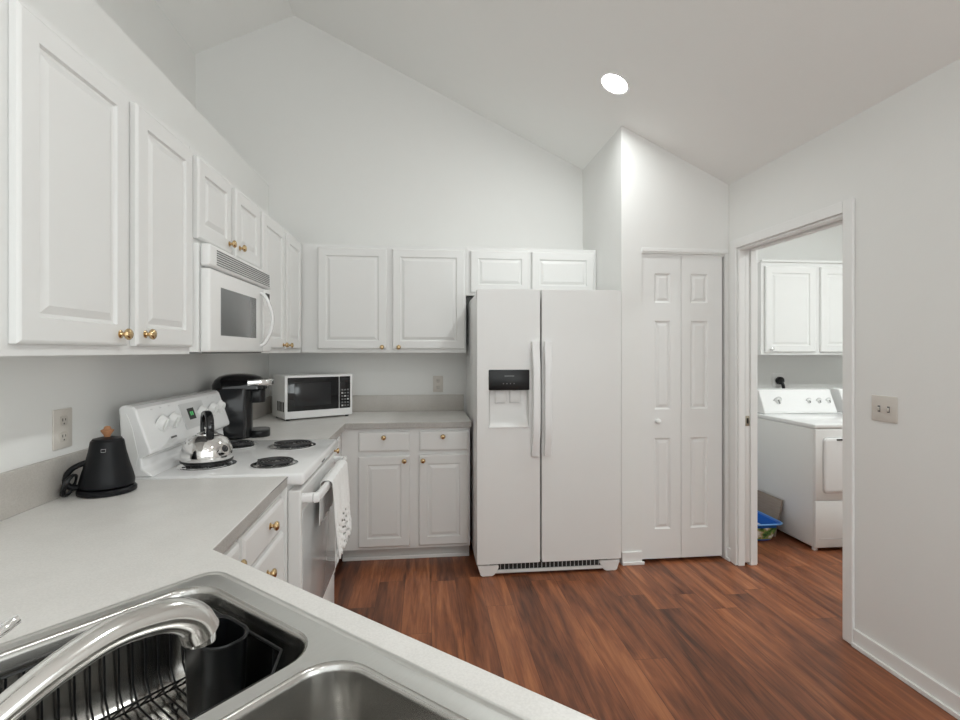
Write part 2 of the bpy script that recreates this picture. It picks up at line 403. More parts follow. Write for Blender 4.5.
# ------------------------------------------------------------------ cabinets
def door_bm(x0, x1, z0, z1, y, th=0.020, frame=0.056):
    """raised panel door; face towards -y at depth y (front face at y-th)"""
    bm = new(); rings = []
    for ins, dy in ((0.0, 0.0), (0.0, th - 0.006), (0.004, th - 0.002), (0.008, th), (frame, th), (frame + 0.004, th - 0.008), (frame + 0.011, th - 0.009), (frame + 0.030, th - 0.001), (frame + 0.033, th - 0.001)):
        rings.append([(x0 + ins, y - dy, z0 + ins), (x1 - ins, y - dy, z0 + ins), (x1 - ins, y - dy, z1 - ins), (x0 + ins, y - dy, z1 - ins)])
    add_loops(bm, rings); return bm
def drawer_bm(x0, x1, z0, z1, y, th=0.020):
    bm = new(); rings = []
    for ins, dy in ((0.0, 0.0), (0.0, th - 0.007), (0.004, th - 0.003), (0.012, th), (0.014, th)):
        rings.append([(x0 + ins, y - dy, z0 + ins), (x1 - ins, y - dy, z0 + ins), (x1 - ins, y - dy, z1 - ins), (x0 + ins, y - dy, z1 - ins)])
    add_loops(bm, rings); return bm
def frame_bm(x0, x1, z0, z1, y, openings, th=0.018):
    bm = new()
    m4 = Matrix(((1, 0, 0, 0), (0, 0, 1, y), (0, 1, 0, 0), (0, 0, 0, 1)))
    add_prism(bm, [(x0, z0), (x1, z0), (x1, z1), (x0, z1)], 0, th, [[(a, c), (b, c), (b, e), (a, e)] for a, b, c, e in openings], m4)
    return bm
def cabinet(name, label, loc, rot, x0, x1, z0, z1, depth, doors=(), drawers=(), toe=False, under=0.02, group=None, tops=None, knobm='brass'):
    """local frame: x to the right, -y out of the front, cabinet back at y=0"""
    t = thing(name, label, 'cabinet', loc, rot, group)
    s = 0.018; yf = -depth
    bm = new(); zb = z0 + (0.0 if toe else under)
    add_box(bm, x0, x0 + s, yf + s, 0, z0, z1); add_box(bm, x1 - s, x1, yf + s, 0, z0, z1)
    add_box(bm, x0 + s, x1 - s, -0.006, 0, z0, z1)
    add_box(bm, x0 + s, x1 - s, yf + s, -0.006, zb, zb + s)
    if not toe: add_box(bm, x0 + s, x1 - s, yf + s, -0.006, z1 - s, z1)
    obj('body', bm, 'cab', t, smooth=False)
    ops = [(a + 0.012, b - 0.012, c + 0.012, e - 0.012) for a, b, c, e, *_ in list(doors) + list(drawers)]
    obj('face_frame', frame_bm(x0, x1, z0, z1, yf, ops), 'cab', t, smooth=False)
    for a, b, c, e, kx, kz in doors:
        dd = obj('door', door_bm(a, b, c, e, yf - 0.0015), 'cab', t, smooth=False)
        if kx is not None: obj('knob', knob_bm(1.0, Matrix.Translation((kx, yf - 0.0215, kz))), knobm, dd)
    for a, b, c, e, kx, kz in drawers:
        dd = obj('drawer', drawer_bm(a, b, c, e, yf - 0.0015), 'cab', t, smooth=False)
        if kx is not None: obj('knob', knob_bm(1.0, Matrix.Translation((kx, yf - 0.0215, kz))), knobm, dd)
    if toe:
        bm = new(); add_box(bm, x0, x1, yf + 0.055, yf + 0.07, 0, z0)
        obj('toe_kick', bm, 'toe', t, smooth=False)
        bm = new(); add_box(bm, x0, x1, yf + 0.043, yf + 0.055, 0, 0.022, bev=0.004); obj('shoe_moulding', bm, 'trim', t)
    return t
ZB, ZT, ZD0, ZD1 = 1.371, 2.134, 1.397, 2.108
WD = 0.309
# upper cabinets on the left wall: local x = world y - loc.y
def ly(y, y0): return y - y0
y0 = -2.94
cabinet('wall_cabinet', 'large white double-door wall cabinet nearest the camera, left of the built-in microwave', (0.002, y0, 0), FX, 0.0, ly(-2.013, y0), ZB, ZT, WD,
        doors=[(ly(-2.827, y0), ly(-2.433, y0), ZD0, ZD1, ly(-2.475, y0), 1.428), (ly(-2.393, y0), ly(-2.030, y0), ZD0, ZD1, ly(-2.35, y0), 1.432)])
y0 = -2.011
cabinet('wall_cabinet', 'short white two-door wall cabinet directly above the built-in microwave', (0.002, y0, 0), FX, 0.0, ly(-1.251, y0), 1.785, ZT, WD,
        doors=[(ly(-1.988, y0), ly(-1.658, y0), 1.802, ZD1, ly(-1.690, y0), 1.842), (ly(-1.608, y0), ly(-1.275, y0), 1.802, ZD1, ly(-1.567, y0), 1.848)])
y0 = -1.249
cabinet('wall_cabinet', 'white two-door wall cabinet on left wall between built-in microwave and room corner', (0.002, y0, 0), FX, 0.0, ly(-0.335, y0), ZB, ZT, WD,
        doors=[(ly(-1.227, y0), ly(-0.812, y0), ZD0, ZD1, ly(-0.852, y0), 1.418), (ly(-0.758, y0), ly(-0.400, y0), ZD0, ZD1, ly(-0.735, y0), 1.418)])
cabinet('wall_cabinet', 'white two-door wall cabinet on back wall, left of the refrigerator', (0.313, -0.002, 0), 0, 0.0, 1.150, ZB, ZT, 0.316,
        doors=[(0.112, 0.588, ZD0, ZD1, 0.556, 1.410), (0.626, 1.140, ZD0, ZD1, 0.672, 1.410)])
cabinet('wall_cabinet', 'short white two-door wall cabinet above the refrigerator', (1.465, -0.002, 0), 0, 0.0, XP - 1.467, 1.785, ZT, 0.316,
        doors=[(0.030, 0.462, 1.805, ZD1, None, 0), (0.480, 0.948, 1.805, ZD1, None, 0)])
# base cabinets
BD = 0.608; ZK = 0.088; ZBT = 0.878
x0 = 0.63
cabinet('base_cabinet', 'white base cabinet with two drawers over two doors, left of the refrigerator', (x0, -0.002, 0), 0, 0.0, 1.466 - x0, ZK, ZBT, BD, toe=True,
        doors=[(0.110, 0.441, 0.108, 0.700, 0.405, 0.667), (0.500, 0.826, 0.108, 0.700, 0.526, 0.667)],
        drawers=[(0.112, 0.441, 0.728, 0.855, 0.273, 0.822), (0.503, 0.826, 0.728, 0.855, 0.656, 0.822)])
y0 = -1.253
cabinet('base_cabinet', 'white base cabinet between range and room corner, mostly hidden behind range', (0.002, y0, 0), FX, 0.0, ly(-0.612, y0), ZK, ZBT, 0.626, toe=True,
        doors=[(0.03, 0.50, 0.108, 0.70, None, 0)], drawers=[(0.03, 0.50, 0.728, 0.855, 0.27, 0.808)])
y0 = -2.700
cabinet('base_cabinet', 'white drawer cabinet under the counter, left of the range', (0.002, y0, 0), FX, 0.0, ly(-2.024, y0), ZK, ZBT, 0.632, toe=True,
        drawers=[(ly(-2.462, y0), ly(-2.048, y0), 0.738, 0.846, ly(-2.222, y0), 0.800), (ly(-2.462, y0), ly(-2.048, y0), 0.540, 0.722, ly(-2.252, y0), 0.655), (ly(-2.462, y0), ly(-2.048, y0), 0.110, 0.524, ly(-2.25, y0), 0.44),
                 (ly(-2.680, y0), ly(-2.492, y0), 0.738, 0.846, ly(-2.535, y0), 0.800), (ly(-2.680, y0), ly(-2.492, y0), 0.110, 0.722, ly(-2.535, y0), 0.655)])
# counter B frame (corner with the sink)
SROT = math.radians(-41.7); SO = Vector((0.73125, -2.84871, 0)); SU = Vector((math.cos(SROT), math.sin(SROT), 0)); SW = Vector((math.sin(SROT), -math.cos(SROT), 0))
#           # local x = SU, local y = -SW
def sp(u, w, z=0.0):
    p = SO + SU * u + SW * w; return (p.x, p.y, z)
CT, CB = 0.918, 0.880
Pc = Vector((0.673, -2.724)); Pe = Vector((1.384, -3.356)); ed = (Pe - Pc).normalized(); en = Vector((ed.y, -ed.x))
if en.x > 0: en = -en
F2 = Pc + ed * 1.75; F3 = F2 + en * 0.95
# sink base under the peninsula: panels only
ps = thing('peninsula_cabinet', 'white corner base cabinet carrying the sink, hidden under the counter', 'cabinet', (0, 0, 0))
def panel(a, b, th=0.018, z0=ZK, z1=ZBT):
    a = Vector(a); b = Vector(b); dd = (b - a).normalized(); n = Vector((dd.y, -dd.x)) * th
    bm = new(); add_prism(bm, [a, b, b + n, a + n], z0, z1); return bm
o_ = en * 0.04
obj('front_panel', panel(Pc + o_ + ed * 0.03, F2 + o_), 'cab', ps, smooth=False)
obj('end_panel', panel(F2 + o_ - ed * 0.03, F3 - ed * 0.03 - en * 0.03, z0=0), 'cab', ps, smooth=False)
obj('back_panel', panel(F3 - ed * 0.05 - en * 0.03, (0.03, -4.40), z0=0), 'cab', ps, smooth=False)
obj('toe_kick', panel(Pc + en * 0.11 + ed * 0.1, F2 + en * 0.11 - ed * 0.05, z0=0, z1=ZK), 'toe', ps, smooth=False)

# ------------------------------------------------------------------ worktops
def worktop(label, poly, holes, splashes, seams):
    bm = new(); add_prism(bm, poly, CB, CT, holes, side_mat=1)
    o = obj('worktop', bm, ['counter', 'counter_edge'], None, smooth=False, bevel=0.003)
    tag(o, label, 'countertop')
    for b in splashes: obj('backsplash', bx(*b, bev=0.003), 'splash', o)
    for b in seams: obj('edge_seam', bx(*b), 'grille', o, smooth=False)
    return o
worktop('speckled grey laminate worktop in the room corner under the white microwave', [(0.001, -0.001), (0.001, -1.254), (0.66, -1.254), (0.66, -0.644), (1.474, -0.644), (1.474, -0.001)], [],
        [(0.001, 0.021, -1.254, -0.022, CT, 1.043), (0.001, 1.472, -0.021, -0.001, CT, 1.043)], [])
hole = [sp(u, w)[:2] for u, w in rrect(0.02, 0.83, 0.025, 0.545, 0.05)]
worktop('large speckled grey laminate worktop holding the sink and black kettle', [(0.001, -2.024), (0.001, -4.45), tuple(F3), tuple(F2), tuple(Pc), (0.660, -2.024)], [hole],
        [(0.001, 0.021, -4.44, -2.024, CT, 1.045)], [(0.6625, 0.6640, -2.70, -2.03, CT - 0.0035, CT - 0.001)])

# ------------------------------------------------------------------ sink, faucet, rack
sk = thing('kitchen_sink', 'stainless double-bowl sink set diagonally into the grey counter', 'sink', (SO.x, SO.y, CT), SROT)
# local: x=u, y=-w
def lw(pts): return [(u, -w) for u, w in pts]
B1 = (0.033, 0.417, 0.046, 0.425); B2 = (0.443, 0.817, 0.046, 0.425)
bm = new()
h1 = lw(rrect(*B1, 0.065, 8)); h2 = lw(rrect(*B2, 0.065, 8))
def rr(i): return lw(rrect(i, 0.85 - i, i, 0.57 - i, 0.042 - i, 8))
edges = []
for lp in (rr(0.016), h1, h2):
    vs = [bm.verts.new((p[0], p[1], 0.006)) for p in lp]; edges += [bm.edges.new((vs[i], vs[(i + 1) % len(vs)])) for i in range(len(vs))]
bmesh.ops.triangle_fill(bm, use_beauty=True, edges=edges)
A = [[bm.verts.new((p[0], p[1], z)) for p in lp] for lp, z in ((rr(0), 0.0004), (rr(0.0015), 0.0055), (rr(0.005), 0.0075), (rr(0.009), 0.0070), (rr(0.0125), 0.0048), (rr(0.016), 0.006))]
for a_, b_ in zip(A, A[1:]): bridge(bm, a_, b_)
bmesh.ops.remove_doubles(bm, verts=bm.verts, dist=1e-6)
obj('deck', bm, 'steeld', sk)
def basin(Bx):
    u0, u1, w0, w1 = Bx; bm = new(); loops = []
    for ins, z, r in ((0, 0.006, 0.065), (0.002, 0.0055, 0.064), (0.005, 0.002, 0.062), (0.007, -0.006, 0.06), (0.011, -0.05, 0.06), (0.016, -0.110, 0.062), (0.022, -0.138, 0.06), (0.038, -0.156, 0.05), (0.06, -0.163, 0.04)):
        loops.append([(p[0], p[1], z) for p in lw(rrect(u0 + ins, u1 - ins, w0 + ins, w1 - ins, r, 8))])
    add_loops(bm, loops, cap0=False)
    return bm
for Bx in (B1, B2):
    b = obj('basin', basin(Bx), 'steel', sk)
    bm = new(); cxx = (Bx[0] + Bx[1]) / 2; cyy = -(Bx[2] + Bx[3]) / 2
    add_lathe(bm, [(0.055, -0.1628), (0.054, -0.1605), (0.044, -0.161), (0.040, -0.1625), (0.0, -0.1626)], 32, Matrix.Translation((cxx, cyy, 0)), cap0=False)
    obj('drain', bm, 'chrome', b)
# faucet on the sink deck (local x = along u, y = -w)
fc = thing('faucet', 'chrome kitchen faucet with wide arched spout reaching over the sink', 'faucet', sp(0.43, 0.52, CT + 0.0065), SROT)
bm = new()
add_loops(bm, [[(p[0], p[1], z) for p in rrect(-a, a, -b, b, b, 8)] for a, b, z in ((0.125, 0.030, 0.0), (0.125, 0.030, 0.006), (0.115, 0.026, 0.012), (0.06, 0.024, 0.016))]); obj('base_plate', bm, 'spout', fc)
bm = new(); add_lathe(bm, [(0.027, 0.014), (0.026, 0.04), (0.025, 0.085), (0.022, 0.105), (0.012, 0.118), (0, 0.12)], 32); obj('body', bm, 'spout', fc)
dz = CT + 0.0065
tdir = Vector((-0.07, 0.37, 0)).normalized()       # local direction of the spout: u -0.05, w -0.35
prof = [(0.0, 0.990), (0.05, 1.008), (0.12, 1.038), (0.16, 1.051), (0.200, 1.058), (0.238, 1.055), (0.272, 1.046), (0.299, 1.028), (0.311, 1.006)]
path = smooth_path([tuple(tdir * s + Vector((0, 0, z - dz))) for s, z in prof], 8)
n = len(path)
sc = [(0.70 + 0.44 * (i / n) ** 1.6, 0.68 + 0.46 * (i / n) ** 1.6) for i in range(n)]
bm = new(); add_sweep(bm, path, circ(0.0215, 20), scales=sc); obj('spout', bm, 'spout', fc)
bm = new(); tp = path[-1]
add_lathe(bm, [(0.019, 0.004), (0.0195, -0.010), (0.016, -0.012), (0, -0.010)], 24, Matrix.Translation((tp.x, tp.y, tp.z - 0.003))); obj('aerator', bm, 'chrome', fc)
bm = new()
lp = smooth_path([(0, 0, 0.115), tuple(tdir * 0.04 + Vector((0, 0, 0.155))), tuple(tdir * 0.08 + Vector((0, 0, 0.178))), tuple(tdir * 0.116 + Vector((0, 0, 0.192)))], 6)
add_sweep(bm, lp, circ(0.008, 14), scales=[(1.1 - 0.3 * i / len(lp) if i < len(lp) - 2 else 0.4, 0.9 - 0.3 * i / len(lp)) for i in range(len(lp))]); obj('lever', bm, 'chrome', fc)

# dish rack in the first bowl (local frame of the sink)
rk = thing('dish_rack', 'black wire dish rack standing inside the left sink bowl', 'dish rack', (SO.x, SO.y, CT - 0.1625), SROT)
ru0, ru1, rw0, rw1, rt, rb = 0.055, 0.375, 0.066, 0.395, 0.139, 0.0105
rim = [(p[0], p[1], rt) for p in lw(rrect(ru0, ru1, rw0, rw1, 0.045, 1))]
bm = new(); add_tube(bm, rim, 0.0026, 8, closed=True); obj('rim', bm, 'black', rk)
i_ = 0.018
for k in range(14):
    w = rw0 + 0.030 + k * (rw1 - rw0 - 0.06) / 13
    P_ = [(ru0, -w, rt), (ru0 + 0.004, -w, 0.04), (ru0 + i_ + 0.008, -w, rb), (ru1 - i_ - 0.008, -w, rb), (ru1 - 0.004, -w, 0.04), (ru1, -w, rt)]
    bm = new(); add_tube(bm, P_, 0.0019, 6, up=(0, 1, 0)); obj('wire', bm, 'black', rk)
for u in (0.31,):
    bm = new(); add_tube(bm, [(u, -rw0, rt), (u, -rw0 - 0.004, 0.04), (u, -rw0 - 0.026, rb - 0.002), (u, -rw1 + 0.026, rb - 0.002), (u, -rw1 + 0.004, 0.04), (u, -rw1, rt)], 0.0019, 6, up=(1, 0, 0)); obj('wire', bm, 'black', rk)
bm = new()
zz = [(0.098 + (0.012 if k % 2 else -0.012), -(rw0 + 0.020 + k * 0.0115), 0.038 if k % 2 else 0.014) for k in range(26)]
add_tube(bm, zz, 0.0017, 6, up=(1, 0, 0))
for u, z in ((0.086, 0.014), (0.110, 0.038)): add_tube(bm, [(u, -(rw0 + 0.012), z), (u, -(rw1 - 0.01), z)], 0.0020, 6, up=(1, 0, 0))
obj('plate_divider', bm, 'black', rk)
for u in (ru0 + 0.075, ru1 - 0.075):
    for w in (rw0 + 0.075, rw1 - 0.075):
        bm = new(); add_tube(bm, [(u - 0.012, -w, rb), (u - 0.008, -w, 0.0022), (u + 0.008, -w, 0.0022), (u + 0.012, -w, rb)], 0.0019, 6, up=(0, 1, 0)); obj('foot', bm, 'black', rk)
# cutlery cup
cu = thing('cutlery_cup', 'black plastic cutlery cup standing in the dish rack', 'cup', (SO.x, SO.y, CT - 0.1490), SROT)
bm = new(); loops = []
for ins, z in ((0.006, 0.0), (0.004, 0.004), (0.0, 0.132), (-0.002, 0.136), (0.0, 0.138), (0.003, 0.136), (0.003, 0.132), (0.007, 0.006)):
    loops.append([(p[0], p[1], z) for p in lw(rrect(0.152 + ins, 0.266 - ins, 0.072 + ins, 0.148 - ins, 0.034, 8))])
add_loops(bm, loops); obj('body', bm, 'black', cu)
bm = new(); add_tube(bm, [(p[0], p[1], 0.137) for p in lw(rrect(0.152, 0.266, 0.072, 0.148, 0.034, 8))], 0.0022, 8, closed=True); obj('rim', bm, 'black', cu)

# ------------------------------------------------------------------ refrigerator
fr = thing('refrigerator', 'white side-by-side refrigerator with ice and water dispenser between cabinets and closet', 'refrigerator', (1.4845, 0, 0))
FW = 0.9107; yF = -0.900
obj('body', bx(0.004, FW - 0.004, -0.832, -0.06, 0.045, 1.745, bev=0.006), 'appl', fr)
xs_ = 0.3965
dl = new()
DX0, DX1 = 0.0735, 0.3215
m4 = Matrix(((1, 0, 0, 0), (0, 0, 1, yF), (0, 1, 0, 0), (0, 0, 0, 1)))
add_prism(dl, rrect(0.0, xs_ - 0.006, 0.078, 1.764, 0.008, 3), 0, 0.062, [[(DX0, 0.918), (DX1, 0.918), (DX1, 1.145), (DX0, 1.145)]], m4)
dl = obj('freezer_door', dl, 'appl', fr, smooth=False, bevel=0.006)
bm = new(); add_prism(bm, rrect(xs_ + 0.006, FW, 0.078, 1.764, 0.008, 3), 0, 0.062, (), m4)
dr_ = obj('refrigerator_door', bm, 'appl', fr, smooth=False, bevel=0.006)
dp = obj('dispenser_panel', bx(DX0 - 0.003, DX1 + 0.003, yF - 0.006, yF + 0.03, 1.142, 1.268, bev=0.006), 'black', dl)
obj('logo', bx(0.168, 0.228, yF - 0.0066, yF - 0.005, 1.227, 1.232), 'glassm', dp)
bm = new()
for k in range(4): add_box(bm, 0.158 + k * 0.022, 0.164 + k * 0.022, yF - 0.0066, yF - 0.005, 1.180, 1.186)
obj('button_marks', bm, 'grille', dp)
bm = new()      # recess: open box, curved back
rings = []
n_ = 10
sec = [(yF + 0.001, 0.918)] + [(yF + 0.050 * (1 - (1 - t) ** 5), 0.918 + 0.225 * t) for t in [i / n_ for i in range(1, n_ + 1)]]
A = [bm.verts.new((DX0 + 0.002, y, z)) for y, z in sec]; Bv = [bm.verts.new((DX1 - 0.002, y, z)) for y, z in sec]
for i in range(len(sec) - 1): bm.faces.new((A[i], Bv[i], Bv[i + 1], A[i + 1]))
for V_ in (A, Bv):
    top = bm.verts.new((V_[0].co.x, yF + 0.001, 1.143)); bm.faces.new(V_ + [top])
obj('dispenser_recess', bm, 'plastw', dl)
bm = new(); add_box(bm, DX0 - 0.004, DX1 + 0.004, yF - 0.006, yF + 0.004, 0.910, 0.920, bev=0.003); obj('drip_ledge', bm, 'enamel', dl)
for x in (0.150, 0.242):
    obj('paddle', bx(x - 0.034, x + 0.034, yF + 0.036, yF + 0.046, 1.060, 1.140, bev=0.004), 'plastw', dl)
    obj('paddle_edge', bx(x - 0.026, x + 0.026, yF + 0.032, yF + 0.037, 1.060, 1.066), 'greyp', dl)
def bar_handle(x0, x1, z0, z1, y, out, bend):
    bm = new(); pts = []
    for i in range(17):
        t = i / 16; z = z0 + (z1 - z0) * t
        s = min(1, 4.5 * min(t, 1 - t)); s = s * s * (3 - 2 * s)
        pts.append(((x0 + x1) / 2 + bend * (1 - (2 * t - 1) ** 2), y - 0.006 - out * (0.35 + 0.65 * s) + 0.004, z))
    add_sweep(bm, pts, rrect(-(x1 - x0) / 2, (x1 - x0) / 2, -0.011, 0.011, 0.006, 4), up=(0, -1, 0))
    for z in (z0 + 0.03, z1 - 0.03): add_box(bm, (x0 + x1) / 2 - 0.012, (x0 + x1) / 2 + 0.012, y - 0.006 - out * 0.6, y + 0.002, z - 0.022, z + 0.022, bev=0.003)
    return bm
obj('handle', bar_handle(0.334, 0.380, 0.738, 1.440, yF, 0.038, 0.004), 'enamel', dl)
obj('handle', bar_handle(0.413, 0.459, 0.738, 1.440, yF, 0.038, -0.004), 'enamel', dr_)
for x in (0.012, FW - 0.075): obj('hinge_cover', bx(x, x + 0.063, -0.80, -0.74, 1.744, 1.760, bev=0.006), 'appl', fr)
g = obj('base_grille', bx(0.07, FW - 0.07, -0.889, -0.86, 0.016, 0.034, bev=0.002), 'plastw', fr)
obj('vent', bx(0.08, FW - 0.08, -0.876, -0.845, 0.030, 0.074), 'slot', g)
for k in range(26): obj('slat', bx(0.12 + k * 0.026, 0.123 + k * 0.026, -0.879, -0.8755, 0.036, 0.068), 'greyp', g, smooth=False)
for x, s in ((0.004, 1), (FW - 0.004, -1)):
    bm = new(); P_ = [(0, 0.066), (0.13, 0.066), (0.13, 0.048), (0.105, 0.010), (0.09, 0.001), (0.03, 0.001), (0.018, 0.010)]
    add_prism(bm, [(x + s * a, z) for a, z in P_], 0, 0.06, (), Matrix(((1, 0, 0, 0), (0, 0, 1, -0.892), (0, 1, 0, 0), (0, 0, 0, 1)))); obj('foot', bm, 'plastw', fr, smooth=False, bevel=0.004)

# ------------------------------------------------------------------ range
ry0 = -2.016
rg = thing('range', 'white electric coil-top range between the counters', 'stove', (0.0, ry0, 0), FX)
# local x = y - ry0 (0..0.752), local y = -world x
RW = 0.754
obj('body', bx(0.004, RW - 0.004, -0.655, -0.03, 0.012, 0.895, bev=0.004), 'appl', rg)
ctop = obj('cooktop', bx(-0.001, RW + 0.001, -0.718, -0.03, 0.880, 0.925, bev=0.010, seg=3), 'enamel', rg)
# backguard
bm = new()
sec = [(-0.085, 0.9245), (-0.185, 0.9245), (-0.172, 0.938), (-0.150, 0.955), (-0.146, 0.992), (-0.178, 1.008), (-0.178, 1.022), (-0.128, 1.170), (-0.118, 1.181), (-0.085, 1.186), (-0.070, 1.176)]
add_loops(bm, [[(x, y, z) for y, z in sec] for x in (0.0, RW)]); bgd = obj('backguard', bm, 'enamel', rg, smooth=False, bevel=0.006)
bm = new()
pl = [(-0.092, 0.960), (-0.128, 0.960), (-0.138, 1.00), (-0.118, 1.10), (-0.098, 1.155), (-0.080, 1.155)]
add_loops(bm, [[(x, y, z) for y, z in pl] for x in (-0.0025, 0.001)]); obj('end_cap', bm, 'appl', bgd, smooth=False)
# slanted panel frame: point at x, height fraction t (0 bottom 1 top), proud by d
pa = Vector((0, -0.178, 1.022)); pb = Vector((0, -0.128, 1.170)); pdv = (pb - pa); pn = Vector((0, -pdv.z, pdv.y)).normalized()
def pp(x, t, d=0.0): return pa + pdv * t + pn * d + Vector((x, 0, 0))
ang = math.atan2(pdv.y, pdv.z)
def slab(x0, x1, t0, t1, d0, d1):
    bm = new()
    add_loops(bm, [[pp(x0, t0, d), pp(x1, t0, d), pp(x1, t1, d), pp(x0, t1, d)] for d in (d0, d1)]); return bm
cp = obj('clock_panel', slab(0.305, 0.525, 0.18, 0.90, -0.002, 0.0025), 'greyp', bgd, smooth=False)
obj('clock_display', slab(0.358, 0.418, 0.42, 0.74, 0.002, 0.0035), 'slot', cp, smooth=False)
bm = slab(0.376, 0.386, 0.53, 0.64, 0.0033, 0.0042)
for a in (0.392,): bm2 = slab(a, a + 0.010, 0.53, 0.64, 0.0033, 0.0042); me_ = bpy.data.meshes.new('t'); bm2.to_mesh(me_); bm.from_mesh(me_); bm2.free(); bpy.data.meshes.remove(me_)
obj('clock_digits', bm, 'clock', cp, smooth=False)
obj('brand_mark', slab(0.165, 0.21, 0.10, 0.15, -0.001, 0.0012), 'grille', bgd, smooth=False)
for x in (0.10, 0.165, 0.23, 0.60, 0.66):
    p0 = pp(x, 0.93, 0); obj('dial_mark', bx(p0.x - 0.006, p0.x + 0.006, p0.y - 0.0012, p0.y + 0.001, p0.z - 0.002, p0.z + 0.002), 'greyp', bgd, smooth=False)
def dial(x, t, s=1.0):
    Mx = Matrix.Translation(pp(x, t, 0)) @ Matrix.Rotation(PI / 2 + ang, 4, 'X')
    bm = new(); add_lathe(bm, [(0.034 * s, 0), (0.034 * s, 0.004), (0.030 * s, 0.008), (0.027 * s, 0.022), (0.024 * s, 0.025), (0, 0.025)], 32, Mx)
    k = obj('knob', bm, 'plastw', bgd)
    bm = new(); add_box(bm, -0.005 * s, 0.005 * s, -0.023 * s, 0.023 * s, 0.0, 0.030, bev=0.003)
    for v in bm.verts: v.co = Mx @ v.co
    obj('grip', bm, 'plastw', k)
for x in (0.125, 0.215): dial(x, 0.56)
dial(0.478, 0.58, 0.9)
for x in (0.598, 0.684): dial(x, 0.58)
# burners: (world x, world y, radius)
def burner(wx, wy, R):
    cx_, cy_ = wy - ry0, -wx
    T = Matrix.Translation((cx_, cy_, 0))
    bm = new(); add_lathe(bm, [(R + 0.014, 0.9255), (R + 0.016, 0.929), (R + 0.010, 0.930), (R * 0.95, 0.927), (R * 0.6, 0.9262), (0, 0.926)], 44, T, cap0=False)
    dpn = obj('drip_pan', bm, 'chrome', rg)
    bm = new(); turns = 4.2 if R < 0.085 else 5.2; pts = []
    r0 = 0.018
    N_ = int(turns * 30)
    for i in range(N_ + 1):
        t = i / N_; a = 2 * PI * turns * t; r = r0 + (R - r0) * t
        pts.append((cx_ + r * math.cos(a), cy_ + r * math.sin(a), 0.939))
    add_sweep(bm, pts, rrect(-0.0042, 0.0042, -0.003, 0.003, 0.002, 2)); obj('burner_coil', bm, 'coil', rg)
    bm = new()
    for a in (0.4, 0.4 + 2 * PI / 3, 0.4 + 4 * PI / 3):
        add_tube(bm, [(cx_, cy_, 0.934), (cx_ + (R + 0.008) * math.cos(a), cy_ + (R + 0.008) * math.sin(a), 0.934)], 0.0028, 6)
    obj('coil_support', bm, 'chrome', dpn)
burner(0.300, -1.835, 0.092); burner(0.565, -1.850, 0.074); burner(0.535, -1.455, 0.092); burner(0.270, -1.420, 0.074)
# oven door and drawer
bm = new(); m4d = Matrix(((1, 0, 0, 0), (0, 0, 1, -0.705), (0, 1, 0, 0), (0, 0, 0, 1)))
add_prism(bm, [(0.006, 0.235), (RW - 0.006, 0.235), (RW - 0.006, 0.858), (0.006, 0.858)], 0, 0.048, [[(0.085, 0.30), (RW - 0.085, 0.30), (RW - 0.085, 0.75), (0.085, 0.75)]], m4d)
od = obj('oven_door', bm, 'appl', rg, smooth=False, bevel=0.005)
obj('window', bx(0.03, RW - 0.03, -0.7072, -0.700, 0.262, 0.775, bev=0.001), 'glasso', od)
bm = new()
add_sweep(bm, smooth_path([(0.035, -0.702, 0.822), (0.045, -0.742, 0.822), (0.09, -0.760, 0.822), (RW - 0.09, -0.760, 0.822), (RW - 0.045, -0.742, 0.822), (RW - 0.035, -0.702, 0.822)], 6), rrect(-0.012, 0.012, -0.019, 0.019, 0.011, 4)); obj('handle', bm, 'enamel', od)
obj('storage_drawer', bx(0.006, RW - 0.006, -0.700, -0.658, 0.055, 0.225, bev=0.006), 'appl', rg)
obj('vent_slot', bx(0.33, 0.39, -0.7195, -0.71, 0.893, 0.899), 'slot', ctop)
for x in (0.05, RW - 0.05):
    for y in (-0.6, -0.1): 
        bm = new(); add_lathe(bm, [(0.018, 0.0), (0.018, 0.013)], 12, Matrix.Translation((x, y, 0))); obj('foot', bm, 'rubber', rg)

# towel on the oven handle
tw = thing('dish_towel', 'white lacy dish towel draped over the oven handle', 'towel', (0.0, ry0, 0), FX)
def towel(xa, xb, zlow_in, zlow_out):
    bm = new(); nx, nz = 44, 46
    path2 = []
    def at(t):
        if t < 0.22:
            s = t / 0.22; return (-0.734 + 0.004 * (1 - s), zlow_in + (0.835 - zlow_in) * s)
        if t < 0.32:
            s = (t - 0.22) / 0.10; a = PI * s; return (-0.760 + 0.026 * math.cos(a), 0.830 + 0.018 * math.sin(a))
        s = (t - 0.32) / 0.68; return (-0.786 - 0.006 * s, 0.830 + (zlow_out - 0.830) * s)
    V_ = {}
    for i in range(nx + 1):
        for j in range(nz + 1):
            t = j / nz; y, z = at(t); x = xa + (xb - xa) * i / nx
            drop = max(0, t - 0.32) / 0.68
            wv = 0.010 * math.sin(i * 0.85 + 0.8) * (0.25 + drop) + 0.005 * math.sin(i * 2.1 + j * 0.15) * drop
            sc_ = 0.012 * abs(math.sin(i * PI / 5.5)) * drop ** 6
            V_[i, j] = bm.verts.new((x + 0.012 * drop * math.sin(i * 0.4), y - max(-0.006, wv) - 0.012 * drop, z - sc_))
    for i in range(nx):
        for j in range(nz):
            t = (j + 0.5) / nz
            if t > 0.72 and ((i % 4 == 1 and j % 3 == 0) or (i % 4 == 3 and j % 3 == 1)): continue        # lace eyelets
            bm.faces.new((V_[i, j], V_[i + 1, j], V_[i + 1, j + 1], V_[i, j + 1]))
    return bm
o = obj('cloth', towel(0.20, 0.60, 0.66, 0.52), 'cloth', tw); md = o.modifiers.new('solid', 'SOLIDIFY'); md.thickness = 0.0025
bm = new()
